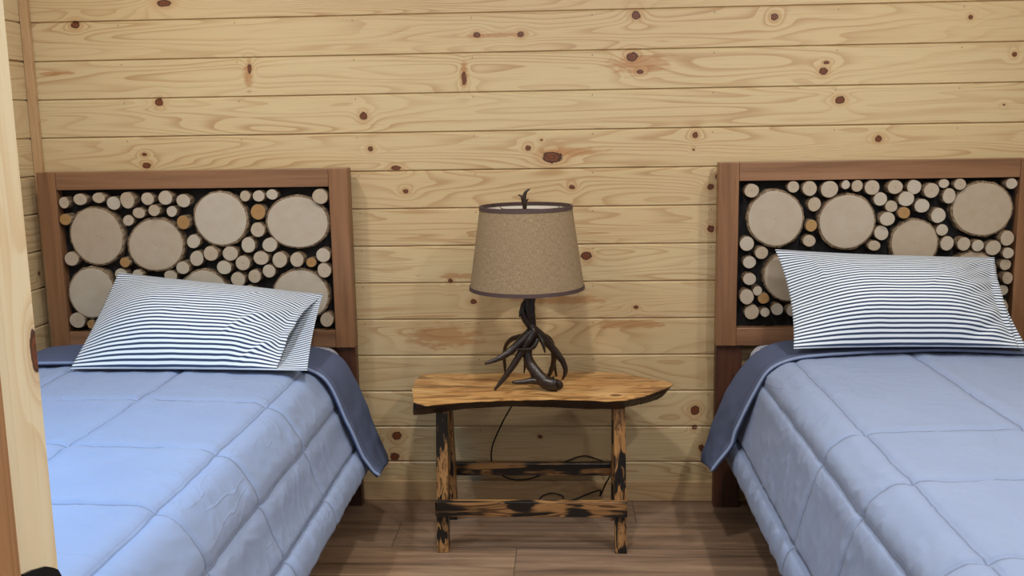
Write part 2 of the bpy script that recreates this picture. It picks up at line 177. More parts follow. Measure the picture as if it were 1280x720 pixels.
def pine(name, along, up, knots=(), flames=(), base=(CREAM, TAN, LINE), pitch=PITCH, off=0.0, rough=.42, seed=0.0, boards=True, freq=1.0, nails=None):
    """clear-finished knotty pine: along/up pick the axes of grain and board height"""
    t = NT(name, rough); obj, _ = t.coords(); X = t.sep(obj); ax = {'X':0,'Y':1,'Z':2}
    U, V = X[ax[along]], X[ax[up]]
    if boards:
        bid = t.math('FLOOR', t.math('DIVIDE', t.math('SUBTRACT', V, off), pitch))
        r1 = t.white(t.math('ADD', bid, seed+.37)); r2 = t.white(t.math('ADD', bid, seed+57.1))
    else:
        r1 = t.rnd(); r2 = t.math('FRACT', t.math('MULTIPLY', r1, 17.3))
    P2 = t.comb(U, V)
    d = None
    for (cx, cz, rx, rz) in knots:
        rx *= .72; rz *= .72
        l = t.vec('LENGTH', t.vec('MULTIPLY_ADD', P2, (1/rx, 1/rz, 0), (-cx/rx, -cz/rz, 0)))
        d = l if d is None else t.math('MINIMUM', d, l)
    fl = None
    for (cx, cz, rx, rz) in flames:
        l = t.vec('LENGTH', t.vec('MULTIPLY_ADD', P2, (1/rx, 1/rz, 0), (-cx/rx, -cz/rz, 0)))
        fl = l if fl is None else t.math('MINIMUM', fl, l)
    g = t.comb(t.math('MULTIPLY_ADD', U, .8, t.math('MULTIPLY', r1, 43.0)), t.math('ADD', t.math('MULTIPLY', V, t.math('MULTIPLY_ADD', r1, 8.0*freq, 5.0*freq)), t.math('MULTIPLY', r2, 19.0)), t.math('MULTIPLY', r1, 7.7))
    n1 = t.noise(g, 1.0, 1.5, .45, .2)
    if d is not None:
        n1 = t.math('ADD', n1, t.math('MULTIPLY', t.math('POWER', 2.718, t.math('MULTIPLY', d, -.6)), .26))
    ph = t.math('FRACT', t.math('MULTIPLY', n1, t.math('MULTIPLY_ADD', r2, 8.0, 15.0)))
    line = t.math('MULTIPLY', t.math('POWER', t.val(ph, .30, .93), 2.0), t.math('SUBTRACT', 1.0, t.val(ph, .94, 1.0)))
    fib = t.noise(t.comb(t.math('MULTIPLY', U, 5.0), t.math('MULTIPLY', V, 260.0), r1), 1.0, 2, .6)
    blot = t.noise(t.comb(t.math('MULTIPLY', U, 1.3), t.math('MULTIPLY', V, 10.0), r2), 1.0, 2, .5)
    c = t.mix(t.math('MULTIPLY', t.math('ADD', r2, t.math('MULTIPLY', blot, .9)), .5), base[0], base[1])
    c = t.mix(t.math('MULTIPLY', line, t.math('MULTIPLY_ADD', t.val(blot, .3, .7), .42, .14)), c, base[2])
    c = t.mix(t.math('MULTIPLY', t.val(fib, .52, .72), .22), c, base[2])
    if fl is not None:
        wob = t.noise(t.comb(t.math('MULTIPLY', U, 18.0), t.math('MULTIPLY', V, 70.0)), 1.0, 3, .6)
        k = t.math('SUBTRACT', 1.0, t.val(t.math('ADD', fl, t.math('MULTIPLY_ADD', wob, 2.2, -1.1)), .55, 1.15))
        c = t.mix(t.math('MULTIPLY', k, .55), c, srgb(158,100,48))
    if d is not None:
        wk = t.noise(t.vec('MULTIPLY', obj, (55, 55, 55)), 1.0, 2, .6)
        dw = t.math('ADD', d, t.math('MULTIPLY_ADD', wk, .9, -.45))
        c = t.mix(t.math('MULTIPLY', t.math('SUBTRACT', 1.0, t.val(dw, .9, 2.9)), .33), c, srgb(170,112,58))
        core = t.mix(t.val(t.math('FRACT', t.math('MULTIPLY', dw, 2.3)), .1, .9), srgb(120,66,36), srgb(84,44,26))
        core = t.mix(t.val(dw, .72, .98), core, srgb(52,30,20))
        c = t.mix(t.math('SUBTRACT', 1.0, t.val(dw, .92, 1.12)), c, core)
    if nails is not None:
        fu = t.math('MULTIPLY', t.math('SUBTRACT', t.math('FRACT', t.math('MULTIPLY_ADD', U, 1/.408, .5-nails/.408)), .5), .408)
        fv = t.math('SUBTRACT', t.math('MULTIPLY', t.math('FRACT', t.math('DIVIDE', t.math('SUBTRACT', V, off), pitch)), pitch), pitch-.0155)
        nd = t.vec('LENGTH', t.comb(fu, t.math('MULTIPLY', fv, .8)))
        c = t.mix(t.math('MULTIPLY', t.math('SUBTRACT', 1.0, t.val(nd, .0010, .0028)), .75), c, srgb(70,46,30))
    t.color(c)
    t.bump(t.math('ADD', fib, t.math('MULTIPLY', line, .5)), .0006, .5)
    return t.m

def plain(name, c, rough=.5, bump=None, spec=.5, metal=0, vary=0):
    t = NT(name, rough, spec); obj, _ = t.coords()
    n = t.noise(obj, bump[0] if bump else 40, 3, .6)
    dk = tuple(x*.72 for x in c[:3])+(1,)
    t.color(t.mix(t.math('MULTIPLY', n, vary or .4), c, dk)); t.b.inputs['Metallic'].default_value = metal
    if bump: t.bump(n, bump[1], .7)
    return t.m

def stained(name, along, c0, c1, c2, rough=.4):
    """stained solid wood; along = grain axis of the object"""
    t = NT(name, rough); obj, _ = t.coords(); r = t.rnd()
    sc_ = {'X':(1.2,26,26),'Y':(26,1.2,26),'Z':(26,26,1.2)}[along]
    p = t.vec('ADD', t.vec('MULTIPLY', obj, sc_), t.comb(t.math('MULTIPLY', r, 31.0), t.math('MULTIPLY', r, 11.0), r))
    n = t.noise(p, 1.0, 3, .55, .6); f = t.noise(t.vec('MULTIPLY', p, (6,6,6)), 1.0, 2, .6)
    c = t.ramp(n, [(.25, c2), (.5, c1), (.78, c0)])
    c = t.mix(t.math('MULTIPLY', t.val(f, .55, .75), .35), c, c2)
    t.color(c); t.bump(f, .0005, .4); return t.m

def charred(name, along):
    """torch-burnt pine: amber wood between black scorched bands that follow the grain"""
    t = NT(name, .32); obj, _ = t.coords(); r = t.rnd()
    sc_ = {'X':(4,38,38),'Z':(75,75,3.2)}[along]
    off = t.comb(t.math('MULTIPLY', r, 41.0), t.math('MULTIPLY', r, 23.0), t.math('MULTIPLY', r, 9.0))
    p = t.vec('ADD', t.vec('MULTIPLY', obj, sc_), off)
    n = t.noise(p, 1.0, 2, .5, .9)
    big = t.noise(t.vec('ADD', t.vec('MULTIPLY', obj, (9,9,9)), off), 1.0, 1)
    ph = t.math('FRACT', t.math('MULTIPLY', n, 5.0))
    lines = t.math('MULTIPLY', t.val(ph, .5, .85), t.math('SUBTRACT', 1.0, t.val(ph, .9, 1.0)))
    lo_ = .555 if along == 'X' else .535
    ch = t.val(t.math('ADD', t.math('MULTIPLY', n, .6), t.math('MULTIPLY', big, .55)), lo_, lo_+.065)
    c = t.mix(t.noise(p, .5, 2), srgb(190,142,86), srgb(112,74,44))
    c = t.mix(t.math('MULTIPLY', lines, .8), c, srgb(52,30,18))
    c = t.mix(ch, c, srgb(20,15,13))
    t.color(c); t.bump(n, .001, .5); return t.m

def slab_mat():
    t = NT('live_edge_pine_top', .28); obj, _ = t.coords(); X = t.sep(obj)
    p = t.comb(t.math('MULTIPLY', X[0], 2.2), t.math('MULTIPLY', X[1], 15.0))
    d = t.vec('LENGTH', t.vec('MULTIPLY_ADD', obj, (1/.13, 1/.075, 0), (-.23/.13, -.02/.075, 0)))
    d2 = t.vec('LENGTH', t.vec('MULTIPLY_ADD', obj, (1/.022, 1/.014, 0), (-.255/.022, .09/.014, 0)))
    n = t.math('ADD', t.noise(p, 1.0, 2, .5, .5), t.math('MULTIPLY', t.math('POWER', 2.718, t.math('MULTIPLY', d, -.9)), .45))
    n = t.math('ADD', n, t.math('MULTIPLY', t.math('POWER', 2.718, t.math('MULTIPLY', d2, -.6)), .5))
    ph = t.math('FRACT', t.math('MULTIPLY', n, 9.0)); ln = t.math('MULTIPLY', t.val(ph, .4, .9), t.math('SUBTRACT', 1.0, t.val(ph, .92, 1.0)))
    c = t.mix(t.noise(p, .7, 3), srgb(210,166,104), srgb(166,116,64))
    c = t.mix(t.math('MULTIPLY', ln, .6), c, srgb(124,72,30))
    st = t.noise(t.vec('MULTIPLY', obj, (4, 26, 5)), 1.0, 4, .6, .9)
    blo = t.noise(t.vec('MULTIPLY', obj, (6, 14, 5)), 1.0, 2)
    c = t.mix(t.math('MULTIPLY', t.val(blo, .5, .7), .5), c, srgb(228,192,132))
    c = t.mix(t.math('MULTIPLY', t.val(st, .52, .62), .75), c, srgb(92,56,26))
    c = t.mix(t.math('MULTIPLY', t.math('SUBTRACT', 1.0, t.val(d, .3, 1.5)), .35), c, srgb(150,92,44))
    c = t.mix(t.math('SUBTRACT', 1.0, t.val(d2, .6, 1.1)), c, srgb(92,54,28))
    t.color(c); t.bump(ln, .0006, .4); return t.m

def floor_mat():
    t = NT('wood_look_plank_floor', .38); obj, _ = t.coords(); X = t.sep(obj)
    W, Lg = .21, 1.22
    row = t.math('FLOOR', t.math('DIVIDE', X[1], W)); r = t.white(t.math('ADD', row, 3.3))
    us = t.math('ADD', t.math('ADD', X[0], .167), t.math('MULTIPLY', t.math('FLOOR', t.math('MULTIPLY', t.math('ADD', row, 3.0), 1.0)), .41))
    colm = t.math('FLOOR', t.math('DIVIDE', us, Lg))
    r2 = t.white(t.math('ADD', t.math('MULTIPLY', row, 13.7), t.math('MULTIPLY', colm, 5.3)))
    fv = t.math('FRACT', t.math('DIVIDE', X[1], W)); fu = t.math('FRACT', t.math('DIVIDE', us, Lg))
    ev = t.math('MINIMUM', fv, t.math('SUBTRACT', 1.0, fv)); eu = t.math('MINIMUM', fu, t.math('SUBTRACT', 1.0, fu))
    seam = t.math('MINIMUM', t.val(ev, 0.0, .014), t.val(eu, 0.0, .0025))
    p = t.comb(t.math('MULTIPLY_ADD', X[0], 1.6, t.math('MULTIPLY', r2, 31.0)), t.math('MULTIPLY', X[1], 22.0), r2)
    n = t.noise(p, 1.0, 4, .6, .5); f = t.noise(t.comb(t.math('MULTIPLY', X[0], 8.0), t.math('MULTIPLY', X[1], 190.0), r2), 1.0, 2)
    c = t.ramp(n, [(.28, srgb(90,70,54)), (.5, srgb(138,111,88)), (.72, srgb(172,142,114))])
    c = t.mix(t.math('MULTIPLY', t.val(f, .5, .75), .3), c, srgb(78,54,38))
    c = t.mix(t.math('MULTIPLY', r2, .35), c, srgb(110,94,86))
    c = t.mix(t.math('MULTIPLY_ADD', seam, .65, .35), srgb(52,38,28), c)
    t.color(c); t.bump(t.math('ADD', t.math('MULTIPLY', f, .2), seam), .0008, .5); return t.m

def cloth(name, c0, c1, stripes=None, seams=None, sheen=.08):
    t = NT(name, .85, .2); obj, uv = t.coords(); U = t.sep(uv)
    w = t.noise(t.vec('MULTIPLY', obj, (900, 900, 900)), 1.0, 1)
    c = t.mix(t.noise(obj, 6.0, 3), c0, c1)
    cr = t.noise(t.vec('MULTIPLY', obj, (14, 7, 14)), 1.0, 4, .55, .8)
    h = t.math('ADD', t.math('MULTIPLY', w, .05), t.math('MULTIPLY', cr, .5))
    if stripes:
        wv = t.math('MULTIPLY', t.math('SUBTRACT', t.noise(t.comb(t.math('MULTIPLY', U[0], 5.0), t.math('MULTIPLY', U[1], 3.0)), 1.0, 2), .5), .25)
        s = t.math('FRACT', t.math('ADD', t.math('MULTIPLY', U[1], stripes), wv))
        s = t.math('MULTIPLY', t.val(s, .18, .30), t.math('SUBTRACT', 1.0, t.val(s, .64, .76)))
        c = t.mix(s, c, srgb(46,62,94))
    else:
        # fine creases pressed into the cloth
        for rot, sc_, off in (((9, 2.2), 1.0, 3.0), ((3, 7.5), 1.0, 9.0)):
            q = t.comb(t.math('ADD', t.math('MULTIPLY', U[0], rot[0]), t.math('MULTIPLY', U[1], rot[1])), t.math('SUBTRACT', t.math('MULTIPLY', U[1], 3.0), t.math('MULTIPLY', U[0], 2.0)), off)
            n = t.noise(q, sc_, 2, .5, .4); k = t.noise(q, .8, 1)
            e = t.math('SUBTRACT', 1.0, t.val(t.math('ABSOLUTE', t.math('SUBTRACT', n, .5)), 0.0, .016))
            h = t.math('ADD', h, t.math('MULTIPLY', t.math('MULTIPLY', e, t.val(k, .55, .68)), .8))
    if seams:
        wob = t.math('MULTIPLY', t.math('SUBTRACT', t.noise(t.vec('MULTIPLY', uv, (6, 6, 6)), 1.0, 2), .5), .014)
        d = None
        for ax, v in seams:
            e = t.math('ABSOLUTE', t.math('ADD', t.math('SUBTRACT', U[ax], v), wob))
            d = e if d is None else t.math('MINIMUM', d, e)
        ln = t.math('SUBTRACT', 1.0, t.val(d, .0008, .0040))
        c = t.mix(t.math('MULTIPLY', ln, .55), c, srgb(78,86,108))
        h = t.math('SUBTRACT', h, t.math('MULTIPLY', t.math('SUBTRACT', 1.0, t.val(d, .001, .012)), 1.6))
    t.color(c)
    t.bump(h, .0025, .4)
    t.b.inputs['Sheen Weight'].default_value = sheen; t.b.inputs['Sheen Roughness'].default_value = .5
    return t.m

def burlap():
    t = NT('burlap_shade_cloth', .9, .15); obj, uv = t.coords(); U = t.sep(uv)
    a = t.noise(t.comb(t.math('MULTIPLY', U[0], 520.0), t.math('MULTIPLY', U[1], 20.0)), 1.0, 2)
    b = t.noise(t.comb(t.math('MULTIPLY', U[0], 50.0), t.math('MULTIPLY', U[1], 190.0)), 1.0, 2)
    h = t.math('ADD', a, b)
    t.color(t.ramp(t.math('MULTIPLY', h, .5), [(.30, srgb(116,100,78)), (.5, srgb(144,125,99)), (.70, srgb(168,150,124))]))
    t.bump(h, .0012, .6); return t.m

def slice_face(name, c0, c1, c2):
    t = NT(name, .6); obj, _ = t.coords(); X = t.sep(obj); r = t.rnd()
    P2 = t.comb(X[0], t.math('MULTIPLY', X[2], 1.0))
    rad = t.vec('LENGTH', P2)
    n = t.noise(t.vec('ADD', obj, t.comb(r, r, r)), 18.0, 2)
    ring = t.math('FRACT', t.math('MULTIPLY', t.math('ADD', rad, t.math('MULTIPLY', n, .01)), 240.0))
    sp = t.noise(t.vec('ADD', t.vec('MULTIPLY', obj, (30,30,30)), t.comb(t.math('MULTIPLY', r, 50.0), r, r)), 1.0, 3)
    c = t.mix(t.math('MULTIPLY', t.math('ADD', r, sp), .5), c0, c1)
    c = t.mix(t.math('MULTIPLY', t.val(ring, .4, .9), .22), c, c2)
    c = t.mix(t.math('MULTIPLY', t.math('SUBTRACT', 1.0, t.val(rad, .0006, .0022)), t.math('MULTIPLY', t.val(r, .3, .5), .8)), c, srgb(70,46,30))
    t.color(c); t.bump(ring, .0003, .3); return t.m

def bark_mat():
    t = NT('birch_and_maple_bark', .85); obj, _ = t.coords()
    n = t.noise(t.vec('MULTIPLY', obj, (90, 25, 90)), 1.0, 4, .65)
    t.color(t.ramp(n, [(.3, srgb(66,50,38)), (.5, srgb(118,98,76)), (.7, srgb(152,136,112))])); t.bump(n, .002, .7); return t.m

M = {}
zoff = Z0 - 20*PITCH
M['wall'] = pine('knotty_pine_boards', 'X', 'Z', KNOTS, FLAMES, off=zoff, nails=-.7215)
M['wall_left'] = pine('knotty_pine_boards_side', 'Y', 'Z', [(-.32,1.435,.014,.012),(-.60,1.32,.012,.010),(-.22,1.16,.010,.009),(-.15,1.03,.012,.012),(-.05,.86,.01,.01)], off=zoff, seed=11.0)
M['trim'] = pine('pine_trim', 'Z', 'X', base=(srgb(186,156,118), srgb(178,146,106), srgb(160,120,82)), boards=False, seed=3.0)
M['base'] = pine('pine_base_board', 'X', 'Z', base=(srgb(196,168,130), srgb(186,154,114), LINE), boards=False)
M['jamb'] = pine('pine_door_jamb', 'Z', 'Y', [(1.180,-2.6825,.024,.0105)], base=(srgb(234,222,192), srgb(228,212,176), srgb(206,168,118)), boards=False, freq=1.2)
M['stop'] = pine('pine_door_stop', 'Z', 'Y', base=(srgb(176,132,88), srgb(156,112,72), srgb(120,78,46)), boards=False, freq=1.5)
M['floor'] = floor_mat()
M['ceil'] = plain('ceiling_paint', srgb(232,226,214), .8, (60, .0005))
M['frame_x'] = stained('brown_stained_rail', 'X', srgb(152,115,87), srgb(134,98,71), srgb(102,71,50))
M['frame_z'] = stained('brown_stained_stile', 'Z', srgb(150,111,80), srgb(130,93,64), srgb(101,69,47))
M['leg'] = stained('shade_toned_stained_post', 'Z', srgb(92,56,40), srgb(76,46,33), srgb(50,30,22))  # headboard stain, with the shade the legs stand in put into the colour
M['black'] = plain('black_backing_board', srgb(16,15,18), .8)
M['face'] = slice_face('pale_log_slice', srgb(188,184,173), srgb(164,143,117), srgb(128,106,80))
M['face_amber'] = slice_face('amber_log_slice', srgb(168,134,86), srgb(150,112,66), srgb(112,80,46))
M['bark'] = bark_mat()
M['slab'] = slab_mat()
M['slab_edge'] = stained('dark_bark_edge', 'X', srgb(92,60,38), srgb(48,31,22), srgb(18,13,11))
M['char_x'] = charred('scorched_pine_rail', 'X'); M['char_z'] = charred('scorched_pine_leg', 'Z')
M['antler'] = plain('dark_bronze_antler', srgb(40,28,23), .32, (60, .0015), .55, 0, .8)
M['cord'] = plain('black_cord', srgb(14,13,13), .45)
M['burlap'] = burlap()
M['shade_in'] = plain('white_shade_lining', srgb(226,222,212), .8)
M['band'] = plain('brown_ribbon_trim', srgb(74,56,56), .7, (300, .0005))
M['comf'] = cloth('blue_grey_hem', srgb(134,149,180), srgb(122,136,168))
M['comf_dark'] = cloth('charcoal_comforter_back', srgb(82,92,120), srgb(74,83,110), sheen=0.0)
M['stripe'] = cloth('navy_striped_ticking', srgb(222,232,242), srgb(214,226,238), 34)
M['sheet'] = cloth('striped_fitted_sheet', srgb(226,228,238), srgb(218,221,232), 60)
M['mattress'] = cloth('white_mattress', srgb(220,220,220), srgb(205,205,206))
M['metal'] = plain('black_metal', srgb(22,22,24), .4, metal=.6)

# ------------------------------------------------------------------ the room
XL, XR, YF, ZC = -1.875, 1.80, -2.68, 2.44
def board_wall(name, axis, at, a0, a1, mat, sign):
    """tongue-and-groove boards laid level, grooves real; axis 'X' = back wall at y=at, 'Y' = side wall at x=at"""
    mb = MB(); g, dep, ch = .0026, .0055, .0055
    k = 0
    prof = []                                  # (depth, z) from floor to ceiling
    zs = [Z0 + i*PITCH for i in range(8, -20, -1)]
    zs = sorted(z for z in zs if 0.02 < z < ZC-.02)
    prof.append((0.0, 0.0))
    for z in zs: prof += [(0, z-.0064), (.0052, z-.0012), (.0075, z-.0008), (.0075, z+.0010), (0, z+.0036)]
    prof.append((0.0, ZC))
    vs = []
    for a in (a0, a1):
        for d, z in prof:
            vs.append((a, at+sign*d, z) if axis == 'X' else (at+sign*d, a, z))
    n = len(prof)
    fs = [(i, i+n, i+n+1, i+1) if (axis == 'X') else (i+n, i, i+1, i+n+1) for i in range(n-1)]
    mb.add(vs, fs)
    # body behind the boards
    t0, t1 = (at+sign*.010, at+sign*.10)
    lo, hi = min(t0,t1), max(t0,t1)
    if axis == 'X': mb.box(a0, a1, lo, hi, 0, ZC)
    else: mb.box(lo, hi, a0, a1, 0, ZC)
    return tag(mb.build(name, mat, recenter=False), kind='structure')
board_wall('wall_back', 'X', 0.0, XL, XR, M['wall'], 1)
board_wall('wall_left', 'Y', XL, YF, 0.0, M['wall_left'], -1)
board_wall('wall_right', 'Y', XR, YF, 0.0, M['wall_left'], 1)
mb = MB(); mb.box(XL, XR, -5.4, 0, -.1, 0); tag(mb.build('floor', M['floor'], recenter=False), kind='structure')
mb = MB(); mb.box(XL, XR, YF, 0, ZC, ZC+.1); tag(mb.build('ceiling', M['ceil'], recenter=False), kind='structure')
mb = MB(); mb.box(XL+.03, XR-.002, -.013, -.0005, .0005, .076); tag(mb.build('baseboard_back', M['base'], recenter=False, bevel=.003), kind='structure')
mb = MB(); mb.box(XL+.0005, XL+.013, YF, -.03, .0005, .076); tag(mb.build('baseboard_left', M['base'], recenter=False, bevel=.003), kind='structure')
mb = MB(); mb.box(XL+.0005, XL+.031, -.022, -.0005, .0005, ZC-.001); tag(mb.build('trim_1', M['trim'], recenter=False, bevel=.003), kind='structure')
# doorway the photograph is taken through: wall stub, jamb with its stop and strike plate
XJ = -.445
mb = MB(); mb.box(XL, XJ-.022, YF-.115, YF-.001, 0, ZC); tag(mb.build('wall_front', M['wall_left'], recenter=False), kind='structure')
mb = MB(); mb.box(XJ-.021, XJ, YF-.122, YF+.002, 0, 2.08)
dj = tag(mb.build('door_1', M['jamb'], recenter=False, bevel=.002), kind='structure')
mb = MB(); mb.box(XJ+.0003, XJ+.012, YF-.125, YF-.0745, 0, 2.08)
mb.build('door_stop', M['stop'], dj, recenter=False, bevel=.002)
mb = MB(); lo = .93
pts = STRIKE; n = len(pts)
vs = [(XJ+.0028, y, z) for y, z in pts]+[(XJ+.0028, y, lo) for y, z in pts]+[(XJ+.0002, y, z) for y, z in pts]+[(XJ+.0002, y, lo) for y, z in pts]
fs = []
for i in range(n-1):
    fs += [(i, n+i, n+i+1, i+1), (i, i+1, 2*n+i+1, 2*n+i), (n+i, 3*n+i, 3*n+i+1, n+i+1)]
fs += [(0, 2*n, 3*n, n), (n-1, 2*n-1, 4*n-1, 3*n-1)]
mb.add(vs, fs); sp = mb.build('strike_plate', M['metal'], dj, recenter=False); sp['label'] = 'black strike plate'
mb = MB(); mb.lathe((0,0,0), [(.0001,.0),(.0045,.0),(.0045,.0008),(.003,.0016),(.0001,.0016)], 16)
mb.v = [(XJ+.0028+z, YF-.024+x, .972+y) for x, y, z in mb.v]
mb.build('screw', M['metal'], sp, smooth=True)

# ------------------------------------------------------------------ beds with log-slice headboards
def make_log(cx, cz, rx, rz, big, amber, parent, k):
    mb = MB(); n = 36 if big else 24
    yb, yf = -.0425, (-.0765 if big else -.0865+.006*math.sin(k*2.7))
    amp = .035 if big else .05
    tw = random.uniform(0, 6.28); asp = random.uniform(0, .05)
    def ring(sc_, y, rough=0):
        o = []
        for i in range(n):
            a = 2*math.pi*i/n
            q = 1+amp*noise.noise(Vector((math.cos(a)*1.1+k*3.1, math.sin(a)*1.1, k*.7)))+asp*math.cos(2*a+tw)
            if rough: q *= 1+rough*noise.noise(Vector((math.cos(a)*9, math.sin(a)*9+k, y*40)))
            o.append((cx+rx*sc_*q*math.cos(a), y, cz+rz*sc_*q*math.sin(a)))
        return o
    ro = .05 if big else .02
    tilt = random.uniform(-.02, .02)
    R = [ring(1.0, yb, ro), ring(1.0, yf+.010, ro), ring(1.0 if not big else .995, yf+.003, ro), ring(.93 if big else .95, yf, .012), ring(.90, yf-.0004)]
    v = [p for r in R for p in r]; f = []; mi = []
    b = mb.add(v, [])
    for j in range(len(R)-1):
        for i in range(n):
            f.append((j*n+i, (j+1)*n+i, (j+1)*n+(i+1)%n, j*n+(i+1)%n)); mi.append(1 if j < 3 else 0)
    f.append(tuple((len(R)-1)*n+i for i in range(n-1, -1, -1))); mi.append(0)
    f.append(tuple(range(n))); mi.append(1)
    mb.f = [tuple(reversed(q)) for q in f]; mb.m = mi
    o = mb.build('log_slice', [M['face_amber'] if amber else M['face'], M['bark']], parent, origin=(cx, yf, cz))
    return o

def make_bed(x0, x1, logs, mx0, mx1, label, seed):
    root = empty('bed', ((x0+x1)/2, 0-.06, 0)); tag(root, label, 'bed', 'twin beds')
    zb, zt, yf, yr, sw, rw = .592, 1.2185, -.085, -.026, .066, .062
    mb = MB(); mb.box(x0+sw*.6, x1-sw*.6, -.042, -.028, zb+.02, zt-.02)
    hb = mb.build('headboard', M['black'], root); hb['label'] = 'black backing panel of the log slice headboard'
    for xa in (x0, x1-sw):
        mb = MB(); mb.box(xa, xa+sw, yf, yr, zb, zt); mb.build('stile', M['frame_z'], hb, bevel=.002)
    for za in (zb, zt-rw):
        mb = MB(); mb.box(x0+sw+.0006, x1-sw-.0006, yf+.002, yr, za, za+rw); mb.build('rail', M['frame_x'], hb, bevel=.002)
    for xa in (x0+.001, x1-.091):
        mb = MB(); mb.box(xa, xa+.09, -.066, yr, 0.0, zb-.0005); mb.build('leg', M['leg'], hb, bevel=.003)
    for k, (cx, cz, rx, rz, big, amb) in enumerate(logs):
        lim = (x0+sw+.002, x1-sw-.002)
        cx = min(max(cx, lim[0]+rx), lim[1]-rx); cz = min(max(cz, zb+rw+.002+rz), zt-rw-.002-rz)
        make_log(cx, cz, rx*.985, rz*.985, big, amb, hb, k+seed)
    # base that carries the mattress
    mb = MB()
    mb.box(mx0+.02, mx0+.05, -1.99, -.068, .26, .35); mb.box(mx1-.05, mx1-.02, -1.99, -.068, .26, .35)
    mb.box(mx0+.05, mx1-.05, -1.99, -1.96, .26, .35)
    for i in range(9): mb.box(mx0+.05, mx1-.05, -1.90+i*.21, -1.83+i*.21, .33, .349)
    fr = mb.build('bed_frame', M['leg'], root)
    for xx in (mx0+.05, mx1-.09):
        mb = MB(); mb.box(xx, xx+.04, -1.985, -1.945, 0, .26); mb.build('foot_leg', M['leg'], fr)
    return root
AX0, AX1, BX0, BX1 = -1.834, -.743, .515, 1.565
make_bed(AX0, AX1, LOGS_A, -1.775, -.785, 'twin bed with a log slice headboard left of the antler lamp, beside the corner trim', 0)
make_bed(BX0, BX1, LOGS_B, .585, 1.545, 'twin bed with a log slice headboard right of the live edge bench', 200)

# ------------------------------------------------------------------ bedding
def spline(pts, n):
    P = [Vector((p[0], p[1])) for p in pts]; fine = []
    for i in range(len(P)-1):
        p0, p1, p2, p3 = P[max(i-1,0)], P[i], P[i+1], P[min(i+2,len(P)-1)]
        # centripetal-safe: limit tangents by the shorter neighbour
        d = (p2-p1).length
        m1 = ((p2-p0)/max((p2-p0).length,1e-6))*d if i else (p2-p1)
        m2 = ((p3-p1)/max((p3-p1).length,1e-6))*d if i < len(P)-2 else (p2-p1)
        for k in range(24):
            t = k/24; h = t*t*t; g = t*t
            fine.append(p1*(2*h-3*g+1)+m1*(h-2*g+t)+p2*(-2*h+3*g)+m2*(h-g))
    fine.append(P[-1])
    L = [0.0]
    for a, b in zip(fine, fine[1:]): L.append(L[-1]+(b-a).length)
    out = []; j = 0
    for i in range(n):
        s = L[-1]*i/(n-1)
        while j < len(L)-2 and L[j+1] < s: j += 1
        t = (s-L[j])/max(L[j+1]-L[j], 1e-9)
        out.append(fine[j].lerp(fine[j+1], min(max(t,0),1)))
    return out, L[-1]
def sheetmesh(prof, ny, y0, y1, disp, n=200, foot=False, yshift=None):
    """cloth laid over the bed: prof (x,z) across, from y0 (head) to y1 (foot)"""
    pts, LL = spline(prof, n); mb = MB(); vs = []; uv = []
    nor = []
    for i in range(n):
        t = (pts[min(i+1,n-1)]-pts[max(i-1,0)]).normalized(); nor.append(Vector((-t.y, t.x)))
    rows = ny
    for j in range(rows):
        y = y0+(y1-y0)*j/(rows-1)
        for i in range(n):
            s = LL*i/(n-1); p = pts[i]; yy = y
            if yshift: yy = y+yshift(s, LL, j/(rows-1), p)
            d = disp(s, LL, yy, p, j/(rows-1))
            q = p+nor[i]*d[0] if isinstance(d, tuple) else p+nor[i]*d
            vs.append((q.x, yy, q.y)); uv.append((s, yy))
    if foot:
        zmin = .27
        for k in range(1, 22):
            for i in range(n):
                x, y, z = vs[(rows-1)*n+i]; drop = k*.0165
                nz = max(z-drop, zmin) if z > zmin else z
                a = min(1, drop/.07); yy = y-.05*math.sin(a*1.5708)-drop*.12
                vs.append((x, yy, nz - .0*(1-a) if drop > .07 else z-(z-nz)*a*a)); uv.append((LL*i/(n-1), yy-drop))
    r = len(vs)//n
    fs = [(j*n+i, (j+1)*n+i, (j+1)*n+i+1, j*n+i+1) for j in range(r-1) for i in range(n-1)]
    mb.add(vs, fs); mb.uv = {i: u for i, u in enumerate(uv)}
    return mb
def nz(x, y, z=0.0): return noise.noise(Vector((x, y, z)))
def smooth(a, b, x):
    t = min(max((x-a)/(b-a), 0), 1); return t*t*(3-2*t)

